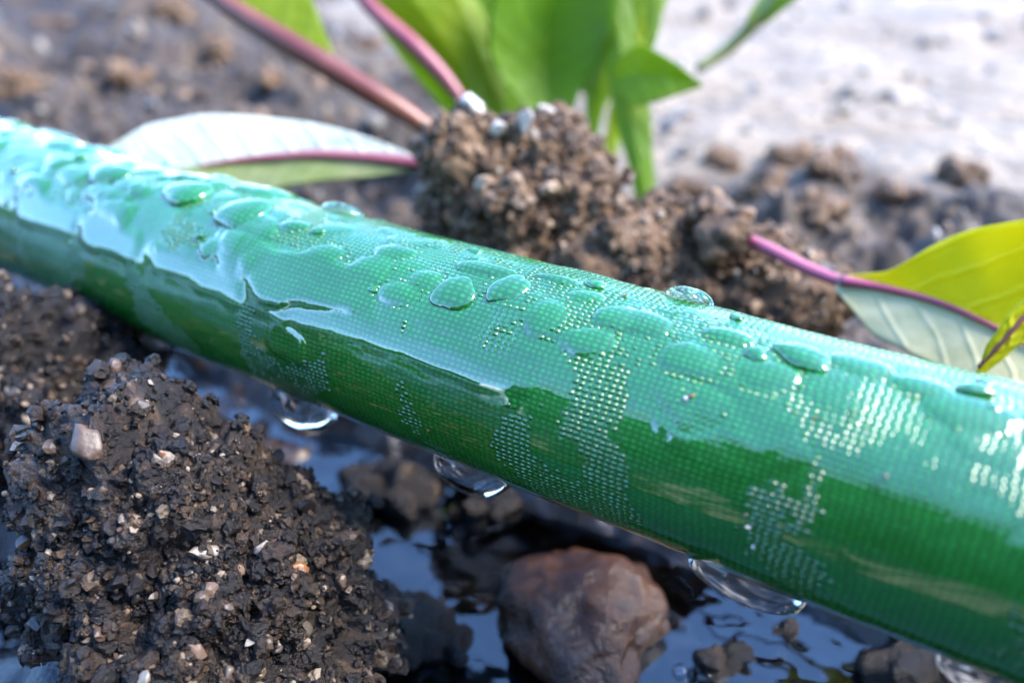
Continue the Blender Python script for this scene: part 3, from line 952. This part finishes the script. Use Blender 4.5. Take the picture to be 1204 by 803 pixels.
def stem_material(name, c1, c2):
    t = NT(name)
    c = t.mix(t.rng(t.noise(0.6, 3), 0.35, 0.65), c1, c2)
    return t.done(t.bsdf(Base_Color=c, Roughness=0.35, Subsurface_Weight=0.0))
M_stem_pink = stem_material('pink_stem', (0.2, 0.035, 0.05), (0.27, 0.08, 0.09))
M_stem_red = stem_material('red_stem', (0.11, 0.022, 0.015), (0.17, 0.055, 0.03))
M_stem_green = stem_material('green_stem', (0.12, 0.15, 0.02), (0.17, 0.18, 0.04))
M_stem_mag = stem_material('magenta_stem', (0.26, 0.035, 0.08), (0.34, 0.08, 0.12))

def spline(pts, n):
    """Catmull-Rom through the points"""
    P = np.array(pts, float)
    P = np.vstack([2 * P[0] - P[1], P, 2 * P[-1] - P[-2]])
    out = []
    m = len(P) - 3
    for u in np.linspace(0, m - 1e-6, n):
        i = int(u)
        f = u - i
        a, b, c, d = P[i], P[i + 1], P[i + 2], P[i + 3]
        out.append(0.5 * ((2 * b) + (-a + c) * f + (2 * a - 5 * b + 4 * c - d) * f * f + (-a + 3 * b - 3 * c + d) * f ** 3))
    return np.array(out)

def tube(name, pts, radii, n=28, ns=12):
    C = spline(pts, n)
    r = np.interp(np.linspace(0, 1, n), np.linspace(0, 1, len(radii)), radii)
    T = np.gradient(C, axis=0)
    T /= np.linalg.norm(T, axis=1)[:, None]
    ref = np.array([0.13, 0.3, 0.95])
    A = np.cross(T, ref); A /= np.linalg.norm(A, axis=1)[:, None]
    B = np.cross(A, T)
    th = np.linspace(0, 2 * math.pi, ns, endpoint=False)
    V = C[:, None, :] + r[:, None, None] * (np.cos(th)[None, :, None] * A[:, None, :] + np.sin(th)[None, :, None] * B[:, None, :])
    V = V.reshape(-1, 3)
    F = grid_faces(n, ns, wrap=True)
    V = np.vstack([V, C[0], C[-1]])
    k = len(V)
    caps = np.array([(j, (j + 1) % ns, k - 2, k - 2) for j in range(ns)] + [((n - 1) * ns + j, (n - 1) * ns + (j + 1) % ns, k - 1, k - 1) for j in range(ns)])
    me = bpy.data.meshes.new(name)
    me.from_pydata([tuple(v) for v in V], [], [tuple(int(q) for q in f) for f in F] + [tuple(int(q) for q in f[:3]) for f in caps])
    me.polygons.foreach_set('use_smooth', np.ones(len(me.polygons), bool))
    me.update()
    return me

def blade(name, mid, widthL, widthR, side, fold=0.2, curl=0.0, wave=0.05, thick=0.035, seed=0, n=44, m=12):
    """leaf blade about a midrib: half widths on each hand along its length, side = direction across"""
    C = spline(mid, n)
    T = np.gradient(C, axis=0)
    T /= np.linalg.norm(T, axis=1)[:, None]
    side = np.array(side, float)
    if side.ndim == 1:
        side = np.tile(side, (2, 1))
    Sd = np.stack([np.interp(np.linspace(0, 1, n), np.linspace(0, 1, len(side)), side[:, k]) for k in range(3)], -1)
    Sd = Sd - (Sd * T).sum(1)[:, None] * T
    Sd /= np.linalg.norm(Sd, axis=1)[:, None]
    Nn = np.cross(T, Sd)
    u = np.linspace(0, 1, n)
    wl = np.interp(u, np.linspace(0, 1, len(widthL)), widthL)
    wr = np.interp(u, np.linspace(0, 1, len(widthR)), widthR)
    ker = np.array([1, 2, 3, 2, 1]) / 9.0
    wl = np.convolve(np.pad(wl, 2, mode='edge'), ker, 'valid'); wr = np.convolve(np.pad(wr, 2, mode='edge'), ker, 'valid')
    q = np.linspace(-1, 1, 2 * m + 1)
    rows = []
    for j, a in enumerate(q):
        w = wl if a < 0 else wr
        x = a * w
        up = fold * np.abs(x) + curl * x * x + wave * np.sin(u * 17 + seed + a * 2) * np.abs(a) ** 2 * np.minimum(w, 0.6)
        up = up + 0.008 * np.sin(u * 40 + abs(a) * 9) * np.sin(abs(a) * math.pi)
        rows.append(C + x[:, None] * Sd + up[:, None] * Nn)
    V = np.stack(rows, 1)
    k = V.shape[1]
    top = V.reshape(-1, 3)
    off = np.repeat(Nn, k, axis=0) * thick
    F = grid_faces(n, k)
    Fb = F[:, ::-1] + len(top)
    rim = list(range(k)) + [i * k + k - 1 for i in range(1, n)] + [(n - 1) * k + j for j in range(k - 2, -1, -1)] + [i * k for i in range(n - 2, 0, -1)]
    R_ = np.array([(rim[i], rim[(i + 1) % len(rim)], rim[(i + 1) % len(rim)] + len(top), rim[i] + len(top)) for i in range(len(rim))])
    me = mesh_np(name, np.vstack([top, top - off]), np.vstack([F, Fb, R_]))
    L = np.linalg.norm(np.diff(C, axis=0), axis=1).sum()
    attr(me, 'along', np.tile(np.repeat(u * L, k), 2))
    attr(me, 'across', np.tile(np.abs((np.where(q < 0, 1, 0)[None, :] * wl[:, None] + np.where(q >= 0, 1, 0)[None, :] * wr[:, None]) * q[None, :]).ravel(), 2))
    return me
def plant(name, base, label, cat='plant'):
    o = bpy.data.objects.new(name, None)
    COL.objects.link(o)
    o.location = base
    o['label'] = label
    o['category'] = cat
    o.empty_display_size = 0.3
    return o
def part(name, me, mat, par, label=None):
    o = obj(name, me, mat, None, label=label)
    o.parent = par
    top = par
    loc = Vector(par.location)
    if par.parent:
        loc = Vector((0, 0, 0))
    o.matrix_parent_inverse = Matrix.Translation(-loc)
    return o
X, Y, Z = (1, 0, 0), (0, 1, 0), (0, 0, 1)

# the seedling behind the crumbly clod
A = plant('chard_seedling', tuple(pix(640, 150, 15.5)), 'leafy green seedling with pink stems behind the crumbly clod')
l = part('leaf', blade('leaf', [pix(655, 210, 15.6), pix(648, 140, 15.7), pix(642, 95, 15.8), pix(645, 40, 15.6), pix(660, -40, 15.2), pix(668, -90, 15)],
    [0.2, 0.3, 0.8, 1.1, 1.15, 0.9, 0.2], [0.2, 0.3, 0.75, 1.0, 1.15, 0.95, 0.2], X, -0.55, -0.1, 0.03, seed=1), M_leaf_dark, A, 'broad deep green upright leaf')
l = part('leaf', blade('leaf', [pix(585, 190, 15.7), pix(565, 130, 15.6), pix(545, 85, 15.5), pix(515, 40, 15.2), pix(480, -10, 14.9), pix(455, -60, 14.8)],
    [0.12, 0.3, 0.5, 0.7, 0.8, 0.3], [0.12, 0.25, 0.4, 0.6, 0.8, 0.3], (0.9, 0.1, 0.4), 0.3, 0, 0.04, seed=2), M_leaf_lime, A, 'narrow lime green leaf')
part('leaf', blade('leaf', [pix(610, 200, 16.8), pix(600, 120, 16.8), pix(585, 70, 17), pix(560, 20, 17), pix(550, -60, 17)],
    [0.2, 0.7, 0.9, 0.4], [0.2, 0.7, 0.9, 0.4], X, 0.1, 0, 0.05, seed=3), M_leaf, A)
part('leaf', blade('leaf', [pix(758, 235, 14.6), pix(750, 186, 14.6), pix(742, 140, 14.7), pix(735, 95, 14.8), pix(728, 50, 14.9), pix(722, 0, 15), pix(720, -50, 15)],
    [0.16, 0.2, 0.3, 0.3, 0.33, 0.3, 0.1], [0.2, 0.25, 0.35, 0.35, 0.3, 0.3, 0.1], (1, -0.3, 0.1), 0.5, 0, 0.05, seed=4), M_leaf, A, 'upright leaf with curled edge')
part('leaf', blade('leaf', [pix(722, 95, 14.7), pix(750, 88, 14.4), pix(785, 92, 14.2), pix(826, 101, 14.1)],
    [0.25, 0.6, 0.4, 0.02], [0.2, 0.5, 0.3, 0.02], (0.15, 0.3, 1), 0.25, 0, 0.03, seed=5), M_leaf, A, 'pointed leaf tip turned outward')
part('leaf', blade('leaf', [pix(760, 70, 15.2), pix(768, 30, 15.2), pix(770, -10, 15.2), pix(772, -50, 15.2)],
    [0.05, 0.14, 0.16, 0.1], [0.05, 0.14, 0.16, 0.1], X, 0.2, 0, 0.03, seed=6), M_leaf, A)
part('leaf', blade('leaf', [pix(690, 110, 16.5), pix(697, 70, 16.5), pix(700, 20, 16.5), pix(705, -40, 16.5)],
    [0.1, 0.3, 0.4, 0.3], [0.1, 0.3, 0.4, 0.3], X, 0.2, 0, 0.03, seed=8), M_leaf_dark, A)
for q, (b0, tip, w_, m_) in enumerate([((600, 195), (520, -40), 0.42, M_leaf_lime), ((690, 200), (745, -60), 0.5, M_leaf), ((715, 205), (790, -50), 0.3, M_leaf_lime), ((560, 190), (420, -20), 0.4, M_leaf), ((665, 200), (610, -60), 0.6, M_leaf_lime)]):
    dd_ = 16.2 + 0.25 * q
    mp = [pix(b0[0] + (tip[0] - b0[0]) * f ** 1.4, b0[1] + (tip[1] - b0[1]) * f, dd_ - 0.6 * f) for f in (0, 0.25, 0.5, 0.75, 1)]
    part('leaf', blade('leaf', mp, [0.12, 0.18, w_, w_, w_ * 0.6], [0.12, 0.16, w_ * 0.8, w_, w_ * 0.5], (0.9, 0.3 * (-1) ** q, 0.2), 0.4, 0, 0.06, seed=30 + q), m_, A)
part('stem', tube('stem', [pix(820, 82, 17), pix(850, 62, 17), pix(880, 35, 16.8), pix(905, 8, 16.6), pix(930, -25, 16.4)], [0.10, 0.13, 0.14, 0.14, 0.1]), M_stem_green, A)
part('leaf', blade('leaf', [pix(872, 42, 16.8), pix(895, 18, 16.6), pix(925, -15, 16.4), pix(960, -50, 16.2)],
    [0.05, 0.25, 0.45, 0.3], [0.05, 0.2, 0.4, 0.3], (0.7, 0, 0.7), 0.2, 0, 0.03, seed=7), M_leaf, A)
s_ = part('stem', tube('stem', [pix(520, 165, 14.2), pix(480, 135, 14.0), pix(430, 105, 13.9), pix(385, 78, 13.9), pix(330, 45, 14), pix(270, 8, 14.2), pix(220, -25, 14.4)], [0.15, 0.17, 0.2, 0.2, 0.2, 0.18, 0.12]), M_stem_red, A, 'reddish stem leaning over the soil')
part('leaf', blade('leaf', [pix(395, 80, 14.0), pix(340, 42, 14.1), pix(290, 8, 14.3), pix(240, -30, 14.5)],
    [0.05, 0.14, 0.22, 0.2], [0.05, 0.7, 1.1, 0.9], (0.8, 0.2, 0.55), 0.2, 0, 0.05, seed=9), M_leaf_lime, A, 'yellow green leaf at the top of the picture')
part('stem', tube('stem', [pix(545, 120, 15), pix(520, 88, 15), pix(485, 52, 15), pix(450, 22, 15.1), pix(425, -5, 15.2), pix(410, -30, 15.2)], [0.1, 0.14, 0.16, 0.16, 0.15, 0.12]), M_stem_pink, A, 'pale pink stem')

# the fallen pale leaf lying over the hose
Bp = plant('fallen_leaf', tuple(pix(300, 195, 13.2)), 'pale leaf with pink midrib lying behind the hose at left', 'leaf')
mid = [pix(500, 196, 13.0), pix(440, 188, 13.1), pix(370, 184, 13.2), pix(300, 189, 13.3), pix(240, 196, 13.3), pix(170, 196, 13.4), pix(112, 188, 13.5)]
part('upper_blade', blade('upper_blade', mid, [0, 0, 0, 0, 0, 0, 0], [0.08, 0.30, 0.52, 0.72, 0.86, 0.7, 0.05], (0.05, 0.45, 0.9), 0.0, 0.1, 0.05, seed=12), M_leaf_pale_sheen, Bp, 'pale upper half of the leaf, sky sheen in its colour')
part('lower_blade', blade('lower_blade', mid, [0.08, 0.32, 0.5, 0.62, 0.6, 0.4, 0.05], [0, 0, 0, 0, 0, 0, 0], (0.05, 0.75, 0.55), 0.1, 0, 0.05, seed=13), M_leaf_palegreen, Bp, 'light green lower half of the leaf')
part('midrib', tube('midrib', [p + np.array([0, -0.05, 0.04]) for p in mid[:5]], [0.10, 0.09, 0.08, 0.06, 0.025]), M_stem_pink, Bp)

# yellow leaf at the right
Cp = plant('yellowing_plant', tuple(pix(860, 268, 11.6)), 'yellow leaf on a magenta stem at the right edge', 'plant')
midr = [pix(985, 330, 10.4), pix(1040, 340, 10.2), pix(1100, 356, 10.0), pix(1160, 382, 9.8), pix(1230, 420, 9.6), pix(1290, 460, 9.5)]
part('stem', tube('stem', [pix(862, 274, 11.3), pix(885, 284, 11.1), pix(912, 297, 10.9), pix(950, 316, 10.7), pix(1000, 336, 10.4)], [0.07, 0.08, 0.085, 0.085, 0.075]), M_stem_mag, Cp)
part('leaf', blade('leaf', midr, [0, 0, 0, 0, 0, 0], [0.05, 0.22, 0.95, 1.45, 1.6, 1.0], [(0.1, 0.2, 1.0), (0.1, 0.35, 0.95), (0.1, 0.6, 0.8)], 0.0, 0.22, 0.14, seed=15), M_leaf_yellow, Cp, 'bright yellow upper half of the leaf')
part('leaf', blade('leaf', midr, [0.12, 0.6, 0.72, 0.75, 0.7, 0.5], [0, 0, 0, 0, 0, 0], (0.0, 0.65, 0.75), 0.0, 0, 0.05, seed=16), M_leaf_faded, Cp, 'pale green lower half of the leaf')
part('midrib', tube('midrib', [p + np.array([0, -0.04, 0.03]) for p in midr[:5]], [0.07, 0.045, 0.035, 0.03, 0.02]), M_stem_mag, Cp)
Dp = plant('drooping_leaf', tuple(pix(1175, 430, 8.9)), 'olive leaf tip with brown edge touching the hose at right', 'leaf')
part('blade', blade('blade', [pix(1150, 440, 9.0), pix(1175, 415, 8.9), pix(1205, 385, 8.8), pix(1250, 345, 8.7)], [0.03, 0.18, 0.25, 0.3], [0.03, 0.14, 0.25, 0.3], (0.7, 0.2, -0.6), 0.3, 0, 0.03, seed=17), M_leaf_yellow, Dp)
part('brown_edge', tube('brown_edge', [pix(1150, 432, 8.95), pix(1172, 408, 8.85), pix(1200, 376, 8.75), pix(1240, 330, 8.7)], [0.02, 0.035, 0.035, 0.03]), M_stem_red, Dp)

# ------------------------------------------------------------------ litter on the ground behind
def ground_hit(px, py):
    """follow a line of sight to the ground"""
    a, b = 4.0, 150.0
    prev = 4.0
    for d in np.concatenate([np.linspace(8, 40, 330), np.linspace(40, 140, 200)]):
        p = pix(px, py, d)
        if p[2] < ground_z(p[0], p[1]):
            return p, d
    return None, None
cnt = 0
r = np.random.default_rng(5)
for i in range(260):
    px, py = r.uniform(-20, 1220), r.uniform(5, 330)
    p, d = ground_hit(px, py)
    if p is None or p[1] < axis_y(p[0]) + 2.2:
        continue
    rpx = r.uniform(6, 16) * (1.0 if py < 240 else 0.8)
    dry_here = float(dryness(np.array([p[0]]), np.array([p[1]]))[0])
    u = r.random()
    if dry_here > 1.5:
        m, lab = (M_grey, 'small grey stone on the pale dry ground behind the plants') if u < 0.45 else (M_pale, 'small whitish stone on the pale dry ground behind the plants')
    else:
        m, lab = (M_grain_dry, 'small brown crumb of soil on the ground behind the hose') if u < 0.6 else (M_grey, 'small grey stone on the brown soil behind the hose') if u < 0.85 else (M_pale, 'small pale stone on the brown soil behind the hose')
    where = ('by the upper left corner' if px < 200 and py < 130 else 'between the hose and the pale leaf tip' if px < 200 else 'under the reddish stem' if px < 420 else 'between the stems' if px < 540
             else 'among the seedling leaves' if px < 780 else 'near the thin green stem' if py < 90 and px < 960 else 'along the top right corner' if py < 90 else 'right of the seedling' if px < 960 else 'above the yellow leaf' if py < 240 else 'beside the magenta stem')
    size_w = 'tiny' if rpx < 8 else 'small' if rpx < 12 else 'largish'
    lab = lab.replace('small', size_w).split(' on the ')[0] + (' on pale sand ' if dry_here > 1.5 else ' on brown soil ') + where
    o = obj('pebble', stone_mesh('pebble', 2000 + i % 12, 2) if i < 12 else bpy.data.objects['pebble'].data.copy(), None, label=lab, cat='pebble', group='pebbles scattered behind the hose')
    o.data.materials.clear(); o.data.materials.append(m)
    o.location = p
    o.scale = tuple(rpx / FPX * d * q for q in r.uniform(0.75, 1.2, 3))
    o.rotation_euler = r.uniform(0, 6.28, 3)
    cnt += 1
for i, (px, py, d, rr, lab) in enumerate([
    (858, 268, 11.2, 0.34, 'brown soil crumb burying the foot of the magenta stem'), (838, 250, 11.5, 0.4, 'brown soil crumb above the foot of the magenta stem'),
    (930, 190, 19.0, 0.75, 'dark brown lump on the ground midway above the magenta stem'), (980, 205, 18.0, 0.6, 'brown lump right of the dark brown one above the magenta stem'),
    (890, 225, 16.0, 0.6, 'brown lump just behind the dark soil ridge'), (1050, 230, 16.5, 0.5, 'brown lump left of the yellow leaf crest'),
    (850, 195, 19.0, 0.6, 'brown lump beside the seedling foot'), (1130, 215, 18.0, 0.55, 'grey brown lump above the yellow leaf crest'),
    (800, 225, 15.5, 0.7, 'brown lump right of the upright leaf foot'), (60, 30, 0, 0.8, 'brown soil lump at the top left corner'), (150, 95, 0, 0.55, 'brown soil lump above the pale leaf tip'), (255, 62, 0, 0.8, 'dark brown soil lump under the yellow green leaf'),
    (325, 100, 0, 0.6, 'brown soil lump between the pale leaf and the reddish stem'), (20, 105, 0, 0.6, 'brown soil lump behind the far end of the hose'), (205, 20, 0, 0.9, 'brown soil lump at the top edge left of the reddish stem'),
    (430, 60, 0, 0.6, 'brown soil lump between the reddish and the pink stem'), (960, 255, 14.5, 0.45, 'brown crumb above the middle of the magenta stem')]):
    p, dd_ = ground_hit(px, py)
    if p is None or i < 2:
        p = pix(px, py, d)
    V, F, col = clod_surface(p, (rr * 0.75, rr * 0.68, rr * 0.5), [], 400 + i, 5, 0.7)
    me = mesh_np('soil_crumb', V, F)
    attr(me, 'gcol', col)
    obj('soil_crumb', me, M_dry, label=lab, cat='soil crumb')
for i, (px, py, rr, m_, lab) in enumerate([(814, 467, 0.030, M_orange, 'rusty speck of sand stuck to the hose right of centre'), (808, 470, 0.026, M_white, 'white speck of sand beside the rusty one on the hose'),
    (880, 618, 0.028, M_white, 'white speck of sand on the lower side of the hose'), (884, 640, 0.020, M_white, 'smaller white speck under the first one low on the hose'),
    (877, 603, 0.018, M_pale, 'pale speck above the white one low on the hose'), (960, 492, 0.02, M_orange, 'brown speck on the upper right of the hose'),
    (505, 505, 0.016, M_orange, 'tiny brown speck low on the hose above the middle hanging drop'), (640, 555, 0.018, M_grain_dry, 'tiny tan speck in the large dotted patch of the hose'),
    (735, 350, 0.025, M_grain_dry, 'tan speck of soil near the top edge of the hose'), (1040, 560, 0.022, M_grain_dry, 'tan speck of soil at the right part of the hose'),
    (250, 400, 0.022, M_grain_dry, 'tan speck of soil on the lower left of the hose')]):
    q_ = on_hose(px, py)
    o = obj('sand_grain', stone_mesh('sand_grain', 3000 + i, 2, smooth=False), m_, label=lab, cat='sand grain', group='specks stuck to the hose')
    o.location = hose_point(np.array([q_[0]]), np.array([q_[1]]), np.array([HOSE_R + 0.01 + rr * 0.4]))[0]
    o.scale = (rr,) * 3
# a straw of dry grass beside the front clod
t = NT('straw')
M_straw = t.done(t.bsdf(Base_Color=(0.4, 0.33, 0.2), Roughness=0.5))
obj('straw', tube('straw', [pix(24, 533, 7.6), pix(40, 545, 7.5), pix(55, 560, 7.4)], [0.012, 0.022, 0.016], 14, 8), M_straw, label='short straw sticking out left of the tan stone', cat='straw')
